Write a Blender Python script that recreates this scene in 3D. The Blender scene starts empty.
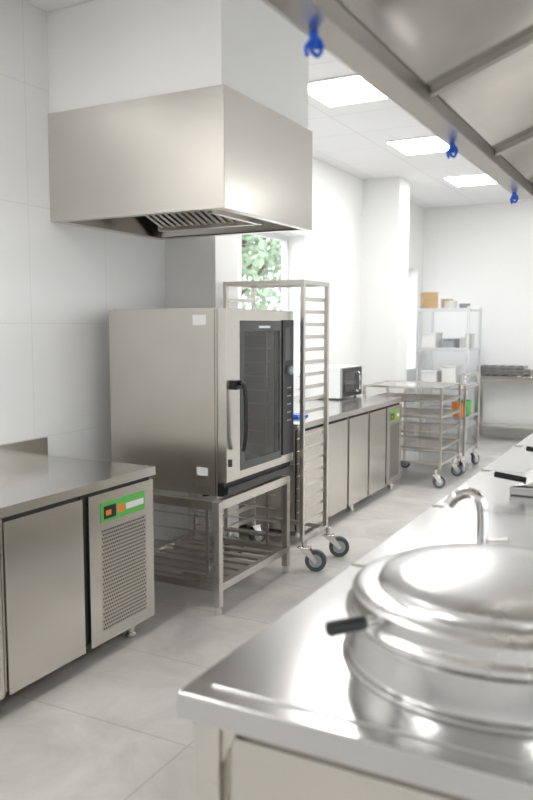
import bpy, bmesh, math, random
from mathutils import Vector, Matrix
random.seed(4)
D=bpy.data
scene=bpy.context.scene

# ------------------------------------------------------------ materials
def newmat(name):
    m=D.materials.new(name); m.use_nodes=True
    return m, m.node_tree.nodes, m.node_tree.links, m.node_tree.nodes['Principled BSDF']
def plain(name,col,rough=.5,metal=0.0,spec=.5,noise=.04):
    m,n,l,p=newmat(name)
    p.inputs['Roughness'].default_value=rough
    p.inputs['Metallic'].default_value=metal
    p.inputs['Specular IOR Level'].default_value=spec
    tc=n.new('ShaderNodeTexCoord'); nz=n.new('ShaderNodeTexNoise'); nz.inputs['Scale'].default_value=6
    l.new(tc.outputs['Object'],nz.inputs['Vector'])
    mx=n.new('ShaderNodeMix'); mx.data_type='RGBA'
    mx.inputs['A'].default_value=(*[c*(1-noise) for c in col],1)
    mx.inputs['B'].default_value=(*[min(1,c*(1+noise)) for c in col],1)
    l.new(nz.outputs['Fac'],mx.inputs['Factor']); l.new(mx.outputs['Result'],p.inputs['Base Color'])
    return m
def steel(name,col=(.68,.65,.61),rough=.28,scale=(2,2,160),bump=.0,blotch=.07,bscale=1.6):
    m,n,l,p=newmat(name)
    p.inputs['Metallic'].default_value=1
    tc=n.new('ShaderNodeTexCoord'); mp=n.new('ShaderNodeMapping')
    mp.inputs['Scale'].default_value=scale
    l.new(tc.outputs['Object'],mp.inputs['Vector'])
    nz=n.new('ShaderNodeTexNoise'); nz.inputs['Scale'].default_value=1.5; nz.inputs['Detail'].default_value=3
    l.new(mp.outputs['Vector'],nz.inputs['Vector'])
    mr=n.new('ShaderNodeMapRange'); mr.inputs['To Min'].default_value=rough*.94; mr.inputs['To Max'].default_value=rough*1.06
    l.new(nz.outputs['Fac'],mr.inputs['Value']); l.new(mr.outputs['Result'],p.inputs['Roughness'])
    n2=n.new('ShaderNodeTexNoise'); n2.inputs['Scale'].default_value=bscale; n2.inputs['Detail'].default_value=2
    l.new(tc.outputs['Object'],n2.inputs['Vector'])
    mx=n.new('ShaderNodeMix'); mx.data_type='RGBA'
    mx.inputs['A'].default_value=(*[c*(1-blotch) for c in col],1); mx.inputs['B'].default_value=(*[min(1,c*(1+blotch)) for c in col],1)
    l.new(n2.outputs['Fac'],mx.inputs['Factor']); l.new(mx.outputs['Result'],p.inputs['Base Color'])
    if bump:
        bp=n.new('ShaderNodeBump'); bp.inputs['Strength'].default_value=bump*10; bp.inputs['Distance'].default_value=.0006
        l.new(nz.outputs['Fac'],bp.inputs['Height']); l.new(bp.outputs['Normal'],p.inputs['Normal'])
    return m
def emis(name,col,s):
    m,n,l,p=newmat(name)
    p.inputs['Base Color'].default_value=(*col,1)
    p.inputs['Emission Color'].default_value=(*col,1); p.inputs['Emission Strength'].default_value=s
    return m
def tiled(name,axes,base,line,w,h,mortar,rough,noise=.03,nscale=2,shift=(0,0),spec=.5,bump=.3,stone=False):
    m,n,l,p=newmat(name)
    p.inputs['Specular IOR Level'].default_value=spec
    g=n.new('ShaderNodeNewGeometry'); s=n.new('ShaderNodeSeparateXYZ'); c=n.new('ShaderNodeCombineXYZ')
    l.new(g.outputs['Position'],s.inputs[0])
    for i,a in enumerate(axes):
        ad=n.new('ShaderNodeMath'); ad.operation='ADD'; ad.inputs[1].default_value=shift[i]
        l.new(s.outputs[a],ad.inputs[0]); l.new(ad.outputs[0],c.inputs[i])
    b=n.new('ShaderNodeTexBrick'); b.offset=0; b.squash=1
    b.inputs['Scale'].default_value=1; b.inputs['Brick Width'].default_value=w; b.inputs['Row Height'].default_value=h
    b.inputs['Mortar Size'].default_value=mortar; b.inputs['Mortar Smooth'].default_value=.2
    b.inputs['Color1'].default_value=(1,1,1,1); b.inputs['Color2'].default_value=(.985,.985,.985,1); b.inputs['Mortar'].default_value=(line,line,line,1)
    l.new(c.outputs[0],b.inputs['Vector'])
    nz=n.new('ShaderNodeTexNoise'); nz.inputs['Scale'].default_value=nscale; nz.inputs['Detail'].default_value=8; nz.inputs['Roughness'].default_value=.65
    if stone: nz.inputs['Distortion'].default_value=.6
    l.new(g.outputs['Position'],nz.inputs['Vector'])
    fac=nz.outputs['Fac']
    if stone:
        mr=n.new('ShaderNodeMapRange'); mr.inputs['From Min'].default_value=.32; mr.inputs['From Max'].default_value=.68
        l.new(fac,mr.inputs['Value']); fac=mr.outputs['Result']
    mx=n.new('ShaderNodeMix'); mx.data_type='RGBA'
    mx.inputs['A'].default_value=(*[x*(1-noise) for x in base],1); mx.inputs['B'].default_value=(*[min(1,x*(1+noise)) for x in base],1)
    l.new(fac,mx.inputs['Factor'])
    mu=n.new('ShaderNodeMix'); mu.data_type='RGBA'; mu.blend_type='MULTIPLY'; mu.inputs['Factor'].default_value=1
    l.new(mx.outputs['Result'],mu.inputs['A']); l.new(b.outputs['Color'],mu.inputs['B'])
    l.new(mu.outputs['Result'],p.inputs['Base Color'])
    p.inputs['Roughness'].default_value=rough
    bp=n.new('ShaderNodeBump'); bp.inputs['Strength'].default_value=bump; bp.inputs['Distance'].default_value=.001; bp.invert=True
    l.new(b.outputs['Fac'],bp.inputs['Height']); l.new(bp.outputs['Normal'],p.inputs['Normal'])
    return m

M_wallX=tiled('wall_panel_yz',(1,2),(.88,.88,.87),.90,.62,.62,.003,.25,noise=.01,shift=(0,-.33),bump=.15)
M_wallP=plain('wall_paint',(.88,.88,.87),.55,noise=.01)
M_wallY=tiled('wall_panel_xz',(0,2),(.87,.87,.865),.97,.62,.62,.002,.35,noise=.01,shift=(0,-.33),bump=.15)
M_ceil=tiled('ceiling_tiles',(0,1),(.90,.90,.91),.86,.6,.6,.006,.8,noise=.01,shift=(.15,.1))
M_floor=tiled('floor_tiles',(0,1),(.63,.615,.59),.80,1.2,.6,.005,.36,noise=.17,nscale=2.6,shift=(.35,.1),stone=True)
M_st=steel('brushed_steel')
M_stv=steel('brushed_steel_vertical',col=(.66,.63,.585),scale=(60,60,2),rough=.24,blotch=.10)
M_stm=steel('matte_steel',col=(.585,.55,.50),rough=.30,blotch=.14,bscale=2.2)
M_stp=steel('polished_steel',col=(.74,.73,.71),rough=.13,scale=(3,3,3))
M_lid=steel('satin_lid_steel',col=(.68,.675,.67),rough=.27,scale=(3,3,3))
M_top=steel('worktop_steel',col=(.68,.66,.63),rough=.2,scale=(60,2,2))
M_ltop=steel('cooking_top_steel',col=(.64,.635,.63),rough=.2,scale=(3,60,3))
M_hoodin=steel('hood_inner_steel',col=(.58,.55,.51),rough=.12,scale=(2,2,2),bump=.05,blotch=.35,bscale=3)
M_dark=plain('dark_gap',(.02,.02,.02),.6)
M_black=plain('black_plastic',(.018,.018,.02),.28)
M_rub=plain('wheel_rubber',(.10,.115,.13),.55)
M_hub=plain('wheel_hub',(.45,.48,.52),.4)
M_glass=plain('dark_oven_glass',(.035,.037,.04),.06,spec=.8)
M_white=plain('white_plastic',(.82,.82,.81),.4)
M_green=plain('green_label',(.13,.50,.10),.35)
M_orange=plain('orange_plastic',(.85,.25,.03),.4)
M_blue=plain('blue_plastic',(.01,.12,.65),.35)
M_wood=plain('birch_wood',(.62,.42,.22),.5,noise=.2)
M_grey=plain('grey_plastic',(.35,.36,.38),.5)
M_led=emis('led_panel',(1,.99,.97),27)
M_frame=plain('window_frame_white',(.75,.75,.74),.4)
M_duct=plain('chase_paint',(.88,.88,.87),.5,noise=.01)
M_leaf=plain('leaves',(.38,.47,.33),.5,noise=.4)
M_bark=plain('bark',(.2,.15,.12),.9,noise=.3)
M_pave=plain('pavement',(.4,.4,.38),.9,noise=.1)
M_filter=steel('filter_steel',col=(.42,.40,.37),rough=.35)
def pane(name,fac,tint,rough=.02):
    m,n,l,p=newmat(name)
    n.remove(p); tr=n.new('ShaderNodeBsdfTransparent'); tr.inputs[0].default_value=(*tint,1)
    gl=n.new('ShaderNodeBsdfGlossy'); gl.inputs['Roughness'].default_value=rough
    ms=n.new('ShaderNodeMixShader'); ms.inputs[0].default_value=fac
    l.new(tr.outputs[0],ms.inputs[1]); l.new(gl.outputs[0],ms.inputs[2]); l.new(ms.outputs[0],n['Material Output'].inputs[0])
    return m
M_win=pane('window_glass',.05,(1,1,1))
M_oglass=pane('tinted_oven_glass',.13,(.72,.73,.74),.03)

# ------------------------------------------------------------ builder
class B:
    def __init__(s,name): s.name=name; s.bm=bmesh.new(); s.mats=[]
    def mi(s,m):
        if m not in s.mats: s.mats.append(m)
        return s.mats.index(m)
    def _set(s,verts,m):
        i=s.mi(m)
        for f in {f for v in verts for f in v.link_faces}: f.material_index=i
    def box(s,x0,x1,y0,y1,z0,z1,m):
        mat=Matrix.Translation(((x0+x1)/2,(y0+y1)/2,(z0+z1)/2))@Matrix.Diagonal((abs(x1-x0),abs(y1-y0),abs(z1-z0),1))
        r=bmesh.ops.create_cube(s.bm,size=1,matrix=mat); s._set(r['verts'],m)
    def obox(s,c,size,rot,m):
        mat=Matrix.Translation(c)@rot.to_4x4()@Matrix.Diagonal((*size,1))
        r=bmesh.ops.create_cube(s.bm,size=1,matrix=mat); s._set(r['verts'],m)
    def cyl(s,p0,p1,r,m,seg=16,r2=None):
        p0=Vector(p0);p1=Vector(p1);d=p1-p0
        q=d.to_track_quat('Z','Y').to_matrix().to_4x4()
        mat=Matrix.Translation((p0+p1)/2)@q
        o=bmesh.ops.create_cone(s.bm,cap_ends=True,segments=seg,radius1=r,radius2=r if r2 is None else r2,depth=d.length,matrix=mat)
        s._set(o['verts'],m)
    def tube(s,pts,r,m,seg=10,sub=6):
        P=[Vector(p) for p in pts]
        if sub>1 and len(P)>2:
            Q=[]
            for i in range(len(P)-1):
                a=P[max(i-1,0)];b=P[i];c=P[i+1];d=P[min(i+2,len(P)-1)]
                for k in range(sub):
                    t=k/sub
                    Q.append(.5*((2*b)+(c-a)*t+(2*a-5*b+4*c-d)*t*t+(3*b-a-3*c+d)*t**3))
            Q.append(P[-1]); P=Q
        rings=[];N=Vector((0,0,1))
        for i,pt in enumerate(P):
            t=(P[min(i+1,len(P)-1)]-P[max(i-1,0)]).normalized()
            u=N-t*N.dot(t)
            if u.length<1e-3: u=Vector((1,0,0))-t*t.x
            u.normalize(); N=u; w=t.cross(u)
            rings.append([s.bm.verts.new(pt+r*(math.cos(2*math.pi*k/seg)*u+math.sin(2*math.pi*k/seg)*w)) for k in range(seg)])
        i=s.mi(m)
        for a,b in zip(rings,rings[1:]):
            for k in range(seg):
                f=s.bm.faces.new((a[k],a[(k+1)%seg],b[(k+1)%seg],b[k])); f.material_index=i
        for rg in (rings[0][::-1],rings[-1]):
            f=s.bm.faces.new(rg); f.material_index=i
    def lathe(s,cx,cy,prof,m,seg=72):
        i=s.mi(m); rings=[]
        for r,z in prof:
            if r<1e-5: rings.append([s.bm.verts.new((cx,cy,z))])
            else: rings.append([s.bm.verts.new((cx+r*math.cos(2*math.pi*k/seg),cy+r*math.sin(2*math.pi*k/seg),z)) for k in range(seg)])
        for a,b in zip(rings,rings[1:]):
            for k in range(seg):
                k2=(k+1)%seg
                if len(a)==1 and len(b)==1: continue
                if len(b)==1: vs=(a[k],a[k2],b[0])
                elif len(a)==1: vs=(a[0],b[k2],b[k])
                else: vs=(a[k],a[k2],b[k2],b[k])
                f=s.bm.faces.new(vs); f.material_index=i
    def poly(s,vs,m,thick=None):
        V=[s.bm.verts.new(v) for v in vs]; f=s.bm.faces.new(V); f.material_index=s.mi(m)
        return f
    def slab(s,vs,off,m):
        off=Vector(off); A=[s.bm.verts.new(Vector(v)) for v in vs]; C=[s.bm.verts.new(Vector(v)+off) for v in vs]
        i=s.mi(m); n_=len(vs)
        fs=[s.bm.faces.new(A[::-1]),s.bm.faces.new(C)]
        for k in range(n_): fs.append(s.bm.faces.new((A[k],A[(k+1)%n_],C[(k+1)%n_],C[k])))
        for f in fs: f.material_index=i
    def caster(s,x,y,r,ztop,ang,w=.03,off=.035):
        d=Vector((math.cos(ang),math.sin(ang),0)); ax=Vector((-d.y,d.x,0))
        wc=Vector((x,y,r))
        piv=Vector((x,y,0))-d*off
        s.cyl(wc-ax*w/2,wc+ax*w/2,r,M_rub,24)
        s.cyl(wc-ax*(w/2+.003),wc+ax*(w/2+.003),r*.62,M_hub,20)
        s.cyl(wc-ax*(w/2+.012),wc+ax*(w/2+.012),r*.2,M_stp,12)
        R=Matrix.Rotation(ang,3,'Z')
        zt=2*r+.012
        for sg in (-1,1):
            o=ax*sg*(w/2+.008)
            a=wc+o+d*.018;b=wc+o-d*.018
            t1=Vector((piv.x,piv.y,zt))+o+d*.035;t2=Vector((piv.x,piv.y,zt))+o-d*.035
            s.slab([b,a,t1,t2],ax*sg*.003,M_stp)
        s.obox(Vector((piv.x,piv.y,zt)),(.085,w+.024,.006),R,M_stp)
        s.cyl((piv.x,piv.y,zt),(piv.x,piv.y,ztop),.016,M_stp,14)
    def done(s,bevel=.0025,smooth=35,seg=2,origin=True):
        bmesh.ops.recalc_face_normals(s.bm,faces=s.bm.faces)
        me=D.meshes.new(s.name); s.bm.to_mesh(me); s.bm.free()
        for m in s.mats: me.materials.append(m)
        o=D.objects.new(s.name,me); scene.collection.objects.link(o)
        if origin and me.vertices:
            xs=[v.co.x for v in me.vertices];ys=[v.co.y for v in me.vertices];zs=[v.co.z for v in me.vertices]
            c=Vector(((min(xs)+max(xs))/2,(min(ys)+max(ys))/2,min(zs)))
            me.transform(Matrix.Translation(-c)); o.location=c
        me.polygons.foreach_set('use_smooth',[True]*len(me.polygons))
        me.set_sharp_from_angle(angle=math.radians(smooth))
        if bevel:
            b=o.modifiers.new('bevel','BEVEL'); b.width=bevel; b.segments=seg; b.limit_method='ANGLE'; b.angle_limit=math.radians(40)
            b.harden_normals=True
        return o

H=3.22
XL=-3.06; XW=-3.30; YF=11.05; XR=3.0; YB=-2.5
# ------------------------------------------------------------ room
b=B('floor'); b.box(-3.6,XR+.2,YB-.2,YF+.2,-.15,0,M_floor); b.done(0)
b=B('ceiling'); b.box(-3.6,XR+.2,YB-.2,YF+.2,H,H+.15,M_ceil); b.done(0)
b=B('wall_left'); b.box(-3.55,XL,YB,4.33,0,H,M_wallX); b.done(0)
b=B('wall_left_column'); b.box(-3.55,-2.665,4.33,4.62,0,H,M_wallY); b.done(0)
def window(idx,xo,xi,w,mull=()):
    b=B('window_%d'%idx); y0,y1,z0,z1=w; t=.05
    b.box(xo,xi,y0,y1,z0,z0+t,M_frame); b.box(xo,xi,y0,y1,z1-t,z1,M_frame)
    b.box(xo,xi,y0,y0+t,z0+t,z1-t,M_frame); b.box(xo,xi,y1-t,y1,z0+t,z1-t,M_frame)
    for m in mull: b.box(xo,xi,m-.03,m+.03,z0+t,z1-t,M_frame)
    xm=(xo+xi)/2
    b.poly([(xm,y0+t,z0+t),(xm,y1-t,z0+t),(xm,y1-t,z1-t),(xm,y0+t,z1-t)],M_win)
    b.done(0)
def wall_with_openings(name,x0,x1,y0,y1,ops,mat):
    b=B(name); y=y0
    for (a,c,z0,z1) in ops:
        b.box(x0,x1,y,a,0,H,mat); b.box(x0,x1,a,c,0,z0,mat); b.box(x0,x1,a,c,z1,H,mat); y=c
    b.box(x0,x1,y,y1,0,H,mat); b.done(0)
w1=(5.78,7.05,1.1,2.44); w2=(9.95,10.78,.95,2.35)
wall_with_openings('wall_left_window_side',-3.55,XW,4.62,YF,[w1,w2],M_wallP)
b=B('wall_left_pillar'); b.box(XW,-2.86,8.6,8.97,0,H,M_wallP); b.done(0)
b=B('wall_far'); b.box(-3.55,XR+.2,YF,YF+.2,0,H,M_wallY); b.done(0)
b=B('wall_back'); b.box(-3.55,XR+.2,YB-.2,YB,0,H,M_wallY); b.done(0)
fill_windows=[(-1.8,.2,1.0,2.7),(1.0,3.0,1.0,2.7),(3.8,5.8,1.0,2.7),(6.6,8.6,1.0,2.7)]  # window openings out of view, added to let in fill daylight
wall_with_openings('wall_right',XR,XR+.2,YB,YF,fill_windows,M_wallX)
window(1,-3.54,-3.48,w1); window(2,-3.54,-3.48,w2)
for i,w in enumerate(fill_windows): window(i+3,XR+.1,XR+.16,w,((w[0]+w[1])/2,))  # these windows are invented, unseen sources of soft fill from the right

# LED ceiling panels
for x in (-2.19,1.6):
    for y in (-.5,1.4,5.3,7.2,9.15):
        b=B('ceiling_light_panel')
        b.box(x-.24,x+.24,y-.3,y+.3,H-.012,H,M_frame)
        b.box(x-.228,x+.228,y-.285,y+.285,H-.016,H-.0119,M_led)
        b.done(0)
b=B('ceiling_air_vent')
b.box(-3.0,-2.5,2.45,2.95,H-.015,H,M_frame)
for k in range(7): b.box(-2.96,-2.54,2.5+k*.062,2.52+k*.062,H-.022,H-.014,M_grey)
b.done(0)

# ------------------------------------------------------------ duct chase + oven hood
b=B('wall_duct_chase'); b.box(XL,-1.975,3.275,4.255,2.685,H,M_duct); b.done(.002)
def hood(b,x0,x1,y0,y1,z0,z1,lip=.05):
    t=.004
    b.box(x0,x1,y0,y0+t,z0,z1,M_stv); b.box(x0,x1,y1-t,y1,z0,z1,M_stv)
    b.box(x0,x0+t,y0+t,y1-t,z0,z1,M_stv); b.box(x1-t,x1,y0+t,y1-t,z0,z1,M_stv)
    b.box(x0+t,x1-t,y0+t,y1-t,z1-t,z1,M_st)
    b.box(x0+t,x1-t,y0+t,y0+lip,z0,z0+t,M_st); b.box(x0+t,x1-t,y1-lip,y1-t,z0,z0+t,M_st)
    b.box(x0+t,x0+lip,y0+lip,y1-lip,z0,z0+t,M_st); b.box(x1-lip,x1-t,y0+lip,y1-lip,z0,z0+t,M_st)
b=B('extractor_hood')
hood(b,XL+.001,-1.955,3.26,4.27,2.12,2.692)
b.box(-1.9555,-1.9535,3.2585,3.2605,2.12,2.692,M_filter)
x0,x1,y0,y1=XL+.05,-2.01,3.31,4.22
b.slab([(x0,y0,2.128),(x1,y0,2.128),(x1-.12,y0+.12,2.33),(x0+.12,y0+.12,2.33)],(0,0,.004),M_st)
b.slab([(x1,y0,2.128),(x1,y1,2.128),(x1-.12,y1-.12,2.33),(x1-.12,y0+.12,2.33)],(0,0,.004),M_st)
b.slab([(x0,y1,2.128),(x1,y1,2.128),(x1-.12,y1-.12,2.33),(x0+.12,y1-.12,2.33)],(0,0,.004),M_st)
b.box(x0,x1-.1,y0+.1,y1-.1,2.34,2.345,M_filter)
fx0,fx1=-2.86,-2.22
for k in range(15):
    xx=fx0+(fx1-fx0)*k/14
    b.slab([(xx-.012,3.50,2.335),(xx+.012,3.50,2.335),(xx+.012,4.02,2.16),(xx-.012,4.02,2.16)],(0,0,.012),M_st)
b.slab([(fx0-.02,3.5,2.36),(fx1+.02,3.5,2.36),(fx1+.02,4.04,2.185),(fx0-.02,4.04,2.185)],(0,0,.01),M_dark)
b.box(fx0-.03,fx1+.03,4.02,4.05,2.14,2.2,M_st)
b.box(fx1+.02,fx1+.05,3.5,4.05,2.14,2.34,M_st)
b.done(.0015)

# ------------------------------------------------------------ refrigerated counters
def ref_counter(y0,y1,xb,xf,h,doors,panel,zb=.10,splash=True):
    b=B('refrigerated_counter')
    b.box(xb,xf-.02,y0+.01,y1-.01,zb,h-.04,M_stm)
    b.box(xb,xf+.015,y0,y1,h-.042,h,M_top)
    if splash: b.box(xb,xb+.025,y0,y1,h,h+.10,M_top)
    b.box(xf-.024,xf-.012,y0+.02,y1-.02,zb+.005,h-.045,M_dark)
    for a,c in doors:
        b.box(xf-.012,xf+.012,a,c,zb-.015,h-.062,M_stv)
        b.box(xf-.012,xf-.002,c,c+.03,zb+.005,h-.05,M_dark)
        b.box(xf-.012,xf+.004,a-.014,a-.004,zb,h-.05,M_stm)
    a,c=panel
    b.box(xf-.012,xf+.008,a,c,zb-.015,h-.062,M_stv)
    ga,gc=a+.09,c-.075; z0,z1=zb+.05,h-.24
    b.box(xf+.0075,xf+.0085,ga-.012,gc+.012,z0-.012,z1+.012,M_stm)
    ny=int((gc-ga)/.0155); nz=int((z1-z0)/.0175)
    for i in range(ny+1):
        for k in range(nz+1):
            yy=ga+(gc-ga)*(i+(.5 if k%2 else 0))/(ny+.5); zz=z0+(z1-z0)*k/nz
            b.cyl((xf+.0070,yy,zz),(xf+.0092,yy,zz),.0052,M_dark,6)
    b.box(xf+.008,xf+.011,a+.08,c-.075,h-.20,h-.105,M_green)
    b.box(xf+.011,xf+.014,a+.10,a+.185,h-.185,h-.125,M_black)
    b.box(xf+.014,xf+.015,a+.11,a+.15,h-.17,h-.145,M_orange)
    b.box(xf+.011,xf+.0125,a+.20,a+.25,h-.175,h-.135,M_orange)
    b.box(xf+.011,xf+.0125,a+.262,c-.085,h-.17,h-.14,M_white)
    for yy in (y0+.12,(y0+y1)/2,y1-.14):
        for xx in (xb+.1,xf-.05):
            b.cyl((xx,yy,.0),(xx,yy,.02),.028,M_stp,16); b.cyl((xx,yy,.02),(xx,yy,zb+.005),.021,M_stp,16)
    return b.done(.002)
ref_counter(.78,3.165,XL+.004,-2.325,.85,[(1.24,1.68),(1.71,2.14),(2.165,2.62)],(2.665,3.15),zb=.095)
ref_counter(4.86,7.18,XW+.004,-2.335,.87,[(4.9,5.31),(5.35,5.78),(5.82,6.25),(6.29,6.71)],(6.75,7.17),splash=False)

# ------------------------------------------------------------ combi oven + stand
b=B('oven_stand')
sx0,sx1,sy0,sy1=-2.86,-2.12,3.465,4.32
for x in (sx0,sx1-.04):
    for y in (sy0,sy1-.04):
        b.box(x,x+.04,y,y+.04,.045,.62,M_st)
        b.cyl((x+.02,y+.02,0),(x+.02,y+.02,.05),.02,M_stp,14)
for z,hh in ((.575,.05),(.13,.04)):
    b.box(sx0+.04,sx1-.04,sy0,sy0+.04,z,z+hh,M_st); b.box(sx0+.04,sx1-.04,sy1-.04,sy1,z,z+hh,M_st)
    b.box(sx0,sx0+.04,sy0+.04,sy1-.04,z,z+hh,M_st)
    b.box(sx1-.04,sx1,sy0+.04,sy1-.04,z,z+hh,M_st)
for k in range(6):
    y=sy0+.09+k*.115
    b.box(sx0+.04,sx1-.04,y,y+.05,.145,.16,M_st)
for k in range(4):
    z=.25+k*.085
    for y in (sy0+.08,sy1-.1): b.box(sx0+.06,sx1-.06,y,y+.022,z,z+.003,M_st)
for x in (sx0+.08,sx1-.13):
    for y in (sy0+.075,sy1-.075): b.box(x,x+.02,y-.004,y,.17,.585,M_st)
b.done(.002)
b=B('combi_oven')
ox0,ox1,oy0,oy1,oz0,oz1=-2.885,-2.165,3.525,4.335,.64,1.645
for x in (ox0+.06,ox1-.1):
    for y in (oy0+.04,oy1-.08): b.cyl((x,y,.6255),(x,y,.655),.02,M_black,12)
b.box(ox0,ox1,oy0,oy0+.12,oz0,oz1,M_stm); b.box(ox0,ox1,oy1-.12,oy1,oz0,oz1,M_stm)
b.box(ox0,ox0+.12,oy0+.12,oy1-.12,oz0,oz1,M_stm)
b.box(ox0+.12,ox1,oy0+.12,oy1-.12,oz0,oz0+.11,M_stm); b.box(ox0+.12,ox1,oy0+.12,oy1-.12,oz1-.10,oz1,M_stm)
b.box(ox0+.02,ox1,oy0+.01,oy1-.01,oz1,oz1+.006,M_stm)
b.box(ox0+.06,ox0+.14,oy0+.55,oy0+.63,oz1,oz1+.02,M_st)
for yy in (oy0+.15,oy1-.15):
    for xx in (ox0+.18,ox1-.06): b.box(xx,xx+.012,yy-.006,yy+.006,oz0+.11,oz1-.10,M_st)
for k in range(9):
    z=oz0+.18+k*.085
    for yy in (oy0+.15,oy1-.15): b.box(ox0+.16,ox1-.03,yy-.015,yy+.015,z,z+.006,M_st)
b.cyl((ox0+.121,(oy0+oy1)/2,oz0+.5),(ox0+.135,(oy0+oy1)/2,oz0+.5),.2,M_filter,32)
dx0,dx1=-2.163,-2.105
dy0,dy1=oy0+.004,oy1-.16; dz0,dz1=oz0+.078,oz1
b.box(dx0-.002,dx1-.02,oy0,oy1,oz0,oz0+.07,M_black)
b.box(dx1-.02,dx1+.005,oy0+.005,oy1-.005,oz0+.01,oz0+.05,M_black)
gy0_,gy1_,gz0_,gz1_=oy0+.15,oy1-.16,oz0+.12,oz1-.06
b.box(dx0,dx1-.004,dy0,gy0_,dz0,dz1,M_stv)
b.box(dx0,dx1-.004,gy0_,dy1+.005,dz0,gz0_,M_stv); b.box(dx0,dx1-.004,gy0_,dy1+.005,gz1_,dz1,M_stv)
bw=.045
b.box(dx1-.012,dx1-.002,gy0_,gy0_+bw,gz0_,gz1_,M_glass); b.box(dx1-.012,dx1-.002,gy1_-bw*.6,gy1_,gz0_,gz1_,M_glass)
b.box(dx1-.012,dx1-.002,gy0_+bw,gy1_-bw*.6,gz0_,gz0_+bw,M_glass); b.box(dx1-.012,dx1-.002,gy0_+bw,gy1_-bw*.6,gz1_-bw*1.3,gz1_,M_glass)
b.poly([(dx1-.005,gy0_+bw,gz0_+bw),(dx1-.005,gy1_-bw*.6,gz0_+bw),(dx1-.005,gy1_-bw*.6,gz1_-bw*1.3),(dx1-.005,gy0_+bw,gz1_-bw*1.3)],M_oglass)
b.box(dx1-.0019,dx1-.0012,oy0+.36,oy0+.50,gz1_-.042,gz1_-.028,M_white)
b.box(dx0+.01,dx1-.004,oy1-.155,oy1,oz1-.055,oz1,M_stv)
b.box(dx0+.01,dx1-.004,oy1-.155,oy1,oz0+.078,oz0+.13,M_stv)
b.box(dx0,dx1+.004,oy1-.155,oy1-.008,oz0+.13,oz1-.055,M_black)
b.box(dx1+.004,dx1+.0055,oy1-.125,oy1-.03,oz1-.30,oz1-.10,M_glass)
b.cyl((dx1+.003,oy1-.07,oz1-.36),(dx1+.022,oy1-.07,oz1-.36),.026,M_grey,24)
for k in range(5): b.box(dx1+.004,dx1+.006,oy1-.10,oy1-.045,oz1-.47-k*.05,oz1-.462-k*.05,M_grey)
hy=oy0+.10
b.tube([(dx1-.01,hy-.0,1.25),(dx1+.045,hy-.005,1.245),(dx1+.055,hy,1.20),(dx1+.055,hy+.01,1.08),(dx1+.05,hy+.012,.95),(dx1+.035,hy+.01,.88)],.013,M_black,12)
b.box(dx1-.005,dx1+.025,hy-.04,hy+.024,1.215,1.265,M_black)
b.box(dx1-.004,dx1+.004,oy0+.03,oy0+.05,.80,.84,M_black)
b.box(ox1-.15,ox1-.065,oy0-.0015,oy0,oz1-.085,oz1-.03,M_white)
b.box(ox1-.14,ox1-.05,oy0-.0015,oy0,oz0+.05,oz0+.16,M_st)
b.box(ox1-.13,ox1-.06,oy0-.0022,oy0-.0014,oz0+.105,oz0+.15,M_white)
b.box(ox1-.015,ox1-.012,oy0-.001,oy0,oz0,oz1,M_dark)
b.done(.003)

# ------------------------------------------------------------ tray rack trolley
b=B('bakery_tray_rack')
rx0,rx1,ry0,ry1=-2.63,-2.05,4.365,4.76; p=.026
for x in (rx0,rx1-p):
    for y in (ry0,ry1-p): b.box(x,x+p,y,y+p,.19,1.84,M_st)
    b.box(x,x+p,ry0+p,ry1-p,1.813,1.839,M_st); b.box(x,x+p,ry0+p,ry1-p,.191,.217,M_st)
for y in (ry0,ry1-p):
    b.box(rx0+p,rx1-p,y,y+p,1.813,1.839,M_st); b.box(rx0+p,rx1-p,y,y+p,.191,.217,M_st)
for k in range(19):
    z=.29+k*.079
    for x,sg in ((rx0+p,1),(rx1-p,-1)):
        b.box(x-.002 if sg>0 else x-.026,x+.026 if sg>0 else x+.002,ry0+.004,ry1-.004,z,z+.003,M_st)
        b.box(x-.004,x+.004,ry0+.004,ry1-.004,z-.002,z+.022,M_st)
b.caster(-1.985,4.42,.068,.20,.25,off=.075,w=.036)
b.caster(-1.975,4.78,.068,.20,.45,off=.075,w=.036)
b.caster(-2.60,4.44,.068,.20,.9); b.caster(-2.60,4.78,.068,.20,1.2)
b.done(.0015)

# ------------------------------------------------------------ microwave etc. on far counter
b=B('microwave_oven')
mx0,mx1,my0,my1,mz=-3.12,-2.72,6.62,7.12,.885
b.box(mx0,mx1-.02,my0,my1,mz,mz+.285,M_white)
b.box(mx1-.02,mx1,my0,my1,mz+.004,mz+.281,M_grey)
b.box(mx1,mx1+.006,my0+.01,my1-.125,mz+.01,mz+.275,M_black)
b.box(mx1+.006,mx1+.008,my0+.05,my1-.17,mz+.05,mz+.235,M_glass)
b.box(mx1,mx1+.004,my1-.12,my1-.01,mz+.01,mz+.275,M_black)
for z in (.08,.17): b.cyl((mx1+.003,my1-.065,mz+z),(mx1+.024,my1-.065,mz+z),.022,M_grey,20)
b.tube([(mx1+.005,my1-.145,mz+.05),(mx1+.03,my1-.145,mz+.06),(mx1+.03,my1-.145,mz+.22),(mx1+.005,my1-.145,mz+.235)],.006,M_stp,8,2)
for x in (mx0+.05,mx1-.05):
    for y in (my0+.05,my1-.05): b.cyl((x,y,.8705),(x,y,mz+.002),.014,M_black,10)
b.done(.004)
b=B('folded_blue_cloth')
b.box(-2.62,-2.46,5.15,5.33,.8705,.885,M_blue); b.box(-2.61,-2.47,5.16,5.30,.885,.897,M_blue); b.done(.005)
b=B('steel_tap')
b.cyl((-2.93,7.15,.8705),(-2.93,7.15,.89),.022,M_stp)
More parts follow.
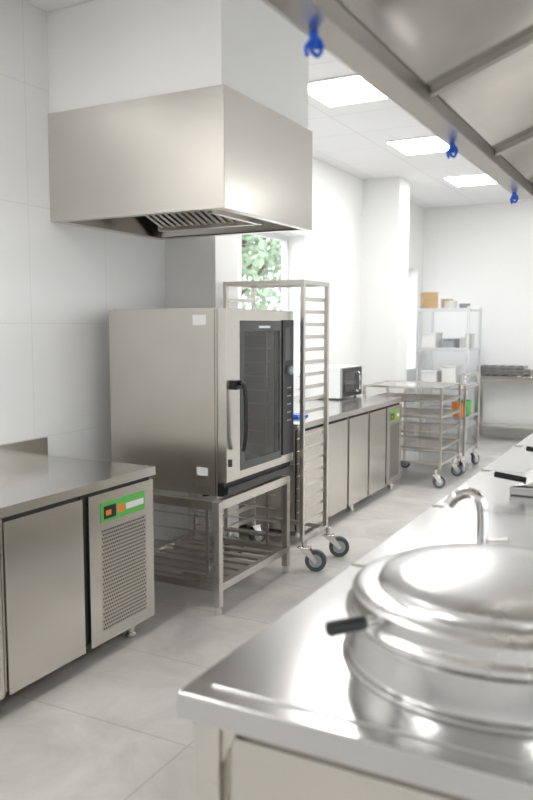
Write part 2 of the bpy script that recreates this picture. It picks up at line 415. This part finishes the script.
b.tube([(-2.93,7.15,.88),(-2.93,7.15,1.03),(-2.90,7.15,1.09),(-2.84,7.15,1.10),(-2.80,7.15,1.05)],.010,M_stp)
b.done(0)

# ------------------------------------------------------------ low trolleys
def trolley(name,x0,x1,y0,y1,h,levels,r=.06,handle=False):
    b=B(name); p=.024
    for x in (x0,x1-p):
        for y in (y0,y1-p): b.box(x,x+p,y,y+p,.18,h,M_st)
    for z in levels:
        b.box(x0+p,x1-p,y0+.002,y0+p-.002,z,z+.02,M_st); b.box(x0+p,x1-p,y1-p+.002,y1-.002,z,z+.02,M_st)
        b.box(x0+.002,x0+p-.002,y0+p,y1-p,z,z+.02,M_st); b.box(x1-p+.002,x1-.002,y0+p,y1-p,z,z+.02,M_st)
        if z in (levels[0],levels[-1]) or handle: b.box(x0+p,x1-p,y0+p,y1-p,z+.008,z+.014,M_top)
        else:
            for k in range(1,8):
                yy=y0+(y1-y0)*k/8; b.cyl((x0+p*.5,yy,z+.01),(x1-p*.5,yy,z+.01),.004,M_st,8)
    if handle:
        b.tube([(x1-.012,y0+.012,h-.02),(x1-.012,y0+.015,h+.06),(x1-.012,y0+.06,h+.10),(x1-.012,y1-.06,h+.10),(x1-.012,y1-.015,h+.06),(x1-.012,y1-.012,h-.02)],.012,M_st)
    for x in (x0+.02,x1-.02):
        for y in (y0+.02,y1-.02): b.caster(x,y,r,.185,random.random()*1.5)
    return b.done(.0015)
trolley('tray_trolley',-2.76,-1.96,7.26,7.98,.97,[.22,.37,.52,.67,.82,.95])
trolley('serving_trolley',-2.62,-1.95,8.14,8.76,.93,[.22,.57,.88],handle=True)
def tub(name,x,y,z0,mat):
    b=B(name)
    b.lathe(x,y,[(0,z0),(.06,z0),(.068,z0+.015),(.074,z0+.15),(.078,z0+.155),(.072,z0+.157),(.068,z0+.03),(0,z0+.025)],mat,32); b.done(0)
tub('orange_container',-2.05,8.26,.585,M_orange)
tub('green_container',-2.05,8.50,.585,M_green)

# ------------------------------------------------------------ shelving unit with crockery
b=B('shelving_unit')
hx0,hx1,hy0,hy1=-3.02,-2.34,9.85,10.56
M_alu=plain('aluminium',(.72,.73,.74),.4,metal=.6)
for x in (hx0,hx1-.03):
    for y in (hy0,hy1-.03): b.box(x,x+.03,y,y+.03,0,1.80,M_alu)
for z in (.25,.78,1.24,1.74):
    b.box(hx0+.002,hx1-.002,hy0+.002,hy1-.002,z,z+.025,M_alu)
    b.box(hx0+.03,hx1-.03,hy0-.002,hy0+.01,z-.01,z+.035,M_alu)
b.done(.002)
def bowlstack(name,x,y,z,r,n_,mat,dz=.012):
    b=B(name)
    for k in range(n_):
        zz=z+k*dz
        b.lathe(x,y,[(0,zz),(r*.5,zz),(r*.85,zz+.012),(r,zz+.03),(r*.97,zz+.031),(r*.5,zz+.006),(0,zz+.005)],mat,28)
    return b.done(0)
b=B('stack_of_wooden_boards')
for k in range(8): b.cyl((-2.90,10.0,1.766+k*.028),(-2.90,10.0,1.788+k*.028),.115,M_wood,32)
for k in range(5): b.cyl((-2.72,10.2,1.766+k*.028),(-2.72,10.2,1.788+k*.028),.08,M_wood,32)
b.done(.003)
bowlstack('stack_of_bowls',-2.62,10.0,1.766,.085,7,M_white)
bowlstack('stack_of_bowls',-2.45,10.05,1.766,.07,4,M_grey)
bowlstack('stack_of_bowls',-2.42,10.0,1.266,.06,10,M_white)
bowlstack('stack_of_bowls',-2.43,10.3,1.266,.06,14,M_white)
bowlstack('stack_of_bowls',-2.42,10.02,.806,.065,9,M_white)
for (x,z,c,w,hh) in ((-2.87,1.266,M_white,.2,.2),(-2.62,1.266,M_grey,.16,.12),(-2.86,.806,M_white,.22,.16),(-2.60,.806,M_white,.2,.24),(-2.7,.276,M_grey,.4,.22)):
    b=B('storage_box'); y=10.0
    b.slab([(x-w/2+.01,y-.1,z),(x+w/2-.01,y-.1,z),(x+w/2-.01,y+.25,z),(x-w/2+.01,y+.25,z)],(0,0,.9*hh),c)
    b.box(x-w/2,x+w/2,y-.11,y+.26,z+.9*hh,z+hh,c); b.done(.006)

# ------------------------------------------------------------ far work table with muffin tray
b=B('work_table')
tx0,tx1,ty0,ty1=-2.46,.2,10.6,11.04
b.box(tx0,tx1,ty0,ty1,.84,.88,M_top); b.box(tx0,tx1,ty1-.02,ty1,.88,.96,M_top)
b.box(tx0+.04,tx1-.04,ty0+.04,ty1-.04,.18,.205,M_st)
for x in (tx0+.03,-1.0,tx1-.07):
    for y in (ty0+.03,ty1-.07):
        b.box(x,x+.04,y,y+.04,.03,.84,M_st); b.cyl((x+.02,y+.02,0),(x+.02,y+.02,.035),.018,M_stp,12)
b.box(tx0+.07,tx1-.07,ty0+.03,ty0+.05,.79,.84,M_st)
b.done(.002)
b=B('muffin_tray')
M_tray=plain('baking_metal',(.30,.295,.29),.35,metal=.8)
ux0,ux1,uy0,uy1=-2.40,-1.80,10.63,10.98
for uz in (.925,.965,1.005):
    b.box(ux0,ux1,uy0,uy1,uz,uz+.004,M_tray)
    b.box(ux0,ux1,uy0-.004,uy0+.002,uz-.022,uz+.006,M_tray)
    b.box(ux0-.004,ux0+.002,uy0,uy1,uz-.022,uz+.006,M_tray); b.box(ux1-.002,ux1+.004,uy0,uy1,uz-.022,uz+.006,M_tray)
    for i in range(5):
        for k in range(3):
            cx=ux0+.07+i*.115; cy=uy0+.065+k*.105
            b.cyl((cx,cy,uz-.0445),(cx,cy,uz),.034,M_tray,20,r2=.046)
            b.cyl((cx,cy,uz+.003),(cx,cy,uz+.0055),.040,M_dark,20)
b.done(0)

# ------------------------------------------------------------ cooking island
IX0,IX1,IY0,IY1,IZ=-.78,.95,1.125,5.4,.90
b=B('cooking_island')
b.box(IX0+.05,IX1-.05,IY0+.05,IY1-.05,.12,IZ-.05,M_stm)
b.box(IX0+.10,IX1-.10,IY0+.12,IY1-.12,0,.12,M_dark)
b.box(IX0,IX1,IY0,IY1,IZ-.055,IZ-.004,M_ltop)
b.box(IX0+.045,IX1-.045,IY0+.045,IY1-.045,IZ-.01,IZ,M_ltop)
b.box(IX0+.02,IX0+.075,IY0+.02,IY0+.075,.12,IZ-.055,M_st)
b.slab([(IX0+.075,IY0+.03,IZ-.055),(IX0+.115,IY0+.03,IZ-.055),(IX0+.075,IY0+.03,IZ-.14)],(0,.01,0),M_st)
b.box(IX0+.09,IX1-.09,IY0+.035,IY0+.05,.2,IZ-.085,M_stv)
for y in (1.98,2.78,3.58,4.4):
    b.box(IX0-.001,IX1,y-.003,y+.003,IZ-.056,IZ+.0006,M_filter)
for ya in (1.25,2.05,2.85,3.65,4.47):
    b.box(IX0+.035,IX0+.05,ya-.03,ya+.65,.2,IZ-.2,M_stv)
    for k in range(3):
        b.cyl((IX0+.05,ya+.15+k*.17,IZ-.11),(IX0+.012,ya+.15+k*.17,IZ-.11),.026,M_black,20)
b.done(.008,seg=3)

def kettle(cx,cy,R,hang,zb=IZ+.0005):
    b=B('boiling_kettle'); hp=.085
    b.lathe(cx,cy,[(0,zb),(R+.02,zb),(R+.02,zb+.006),(R+.006,zb+.012),(R+.003,zb+.03),(R+.003,zb+hp-.006),(R-.01,zb+hp),(0,zb+hp)],M_ltop,96)
    z=zb+hp
    b.lathe(cx,cy,[(0,z+.001),(R+.008,z+.001),(R+.014,z+.006),(R+.014,z+.016),(R+.008,z+.021),(R+.001,z+.024),(R,z+.050),(R-.006,z+.057),(R-.016,z+.060),(R-.050,z+.062),(R-.055,z+.066),(R-.058,z+.076),(R-.066,z+.082),(R-.12,z+.090),(R-.19,z+.095),(0,z+.097)],M_lid,96)
    d=Vector((math.cos(hang),math.sin(hang),0)); c=Vector((cx,cy,z+.037))
    b.cyl(c+d*(R-.005),c+d*(R+.03),.009,M_stp,12)
    b.tube([c+d*(R+.025),c+d*(R+.05),c+d*(R+.08),c+d*(R+.10)],.0135,M_black,14,2)
    b.box(cx-.06,cx+.06,cy+R-.01,cy+R+.05,zb,z+.05,M_st)
    return b.done(.002)
kettle(-.292,1.545,.292,math.radians(233))

b=B('water_tap')
tx,ty=-.455,2.13
b.cyl((tx,ty,IZ+.0005),(tx,ty,IZ+.03),.035,M_stp,24)
b.tube([(tx,ty,IZ+.02),(tx,ty,IZ+.09),(tx-.002,ty,IZ+.155),(tx-.015,ty,IZ+.19),(tx-.045,ty,IZ+.198),(tx-.075,ty-.01,IZ+.185),(tx-.09,ty-.012,IZ+.162)],.0155,M_stp,14)
b.cyl((tx+.02,ty,IZ+.06),(tx+.07,ty,IZ+.07),.014,M_stp,12)
b.done(0)

def pan(y0,y1):
    b=B('tilting_bratt_pan'); z=IZ+.0005
    b.box(-.56,.3,y0,y1,z,z+.035,M_ltop)
    b.slab([(-.55,y0+.01,z+.035),(.25,y0+.01,z+.035),(.25,y0+.01,z+.10),(-.47,y0+.01,z+.06)],(0,y1-y0-.02,0),M_lid)
    b.cyl((-.50,y0+.02,z+.06),(-.62,y0+.0,z+.078),.012,M_black,14)
    return b.done(.006)
pan(3.08,3.52); pan(3.80,4.3)

# ------------------------------------------------------------ island hood
b=B('extractor_hood')
gx0,gx1,gy0,gy1,gz0,gz1=-.66,.9,.35,3.64,2.115,2.64
hood(b,gx0,gx1,gy0,gy1,gz0,gz1,lip=.07)
b.box(gx0+.068,gx0+.074,gy0+.07,gy1-.07,gz0,gz0+.04,M_filter)
b.box(gx0+.07,gx1-.07,gy1-.074,gy1-.068,gz0,gz0+.04,M_filter)
xc=(gx0+gx1)/2; rise=.25
ny=4; L=(gy1-gy0-.16)/ny
for s_,xa in ((1,gx0+.075),(-1,gx1-.075)):
    xb=xc-s_*.05
    for k in range(ny):
        ya=gy0+.08+k*L; yb=ya+L
        b.slab([(xa,ya+.01,gz0+.04),(xb,ya+.01,gz0+.04+rise),(xb,yb-.01,gz0+.04+rise),(xa,yb-.01,gz0+.04)],(0,0,.006),M_hoodin)
        b.slab([(xa,yb-.012,gz0+.022),(xb,yb-.012,gz0+.022+rise),(xb,yb+.012,gz0+.022+rise),(xa,yb+.012,gz0+.022)],(0,0,.02),M_filter)
b.box(xc-.06,xc+.06,gy0+.08,gy1-.08,gz0+.03+rise,gz0+.05+rise,M_filter)
b.slab([(gx0+.07,gy1-.075,gz0+.02),(gx1-.07,gy1-.075,gz0+.02),(xc,gy1-.075,gz0+.05+rise)],(0,.006,0),M_st)
b.box(xc-.3,xc+.3,1.6,2.4,gz1,H-.001,M_st)
b.done(.0015)
for y in (1.40,2.42,3.43):
    b=B('blue_hanging_strap')
    x=gx0+.02; z=gz0-.004
    b.tube([(x,y,z+.001),(x-.012,y+.01,z-.02),(x,y+.02,z-.035),(x+.012,y+.012,z-.02),(x+.004,y,z-.008),(x-.01,y-.012,z-.026),(x-.004,y-.02,z-.045)],.0042,M_blue,8)
    b.cyl((x,y,z-.008),(x,y,z+.003),.009,M_blue,12)
    b.box(x-.008,x+.008,y-.004,y+.012,z-.026,z-.008,M_blue)
    b.done(0)

# ------------------------------------------------------------ outside
b=B('outdoor_ground'); b.box(-40,40,-30,40,-.30,-.16,M_pave); b.done(0)
b=B('tree')
tc=Vector((-8.2,14.0,3.4))
b.cyl((tc.x,tc.y,-.17),(tc.x,tc.y,3.2),.16,M_bark,12,r2=.09)
for k in range(9):
    a=k*2.4; b.cyl((tc.x,tc.y,2+k*.12),(tc.x+math.cos(a)*1.2,tc.y+math.sin(a)*1.2,3.2+k*.16),.05,M_bark,8,r2=.02)
for k in range(4200):
    v=Vector((random.gauss(0,1),random.gauss(0,1),random.gauss(0,.8)))
    v=v.normalized()*2.3*random.random()**.4; v.z*=.85
    c=tc+v; u=Vector((random.gauss(0,1),random.gauss(0,1),random.gauss(0,1))).normalized(); w=u.orthogonal().normalized()
    s_=.08+.05*random.random()
    b.poly([c+u*s_,c+w*s_*.5,c-u*s_,c-w*s_*.5],M_leaf)
b.done(0)

# ------------------------------------------------------------ world & camera
w=D.worlds.new('World'); scene.world=w; w.use_nodes=True
n=w.node_tree.nodes; l=w.node_tree.links; bg=n['Background']
bg.inputs['Color'].default_value=(.88,.94,1,1); bg.inputs['Strength'].default_value=3.4

cam=D.cameras.new('camera'); co=D.objects.new('camera',cam); scene.collection.objects.link(co)
co.location=(0,0,1.56); co.rotation_euler=(math.radians(84.5),0,math.radians(27.9))
cam.sensor_fit='VERTICAL'; cam.sensor_height=36; cam.sensor_width=24; cam.lens=35
cam.clip_start=.05
cam.dof.use_dof=True; cam.dof.focus_distance=4.3; cam.dof.aperture_fstop=2.6
scene.camera=co
scene.view_settings.view_transform='Standard'
scene.view_settings.exposure=.2
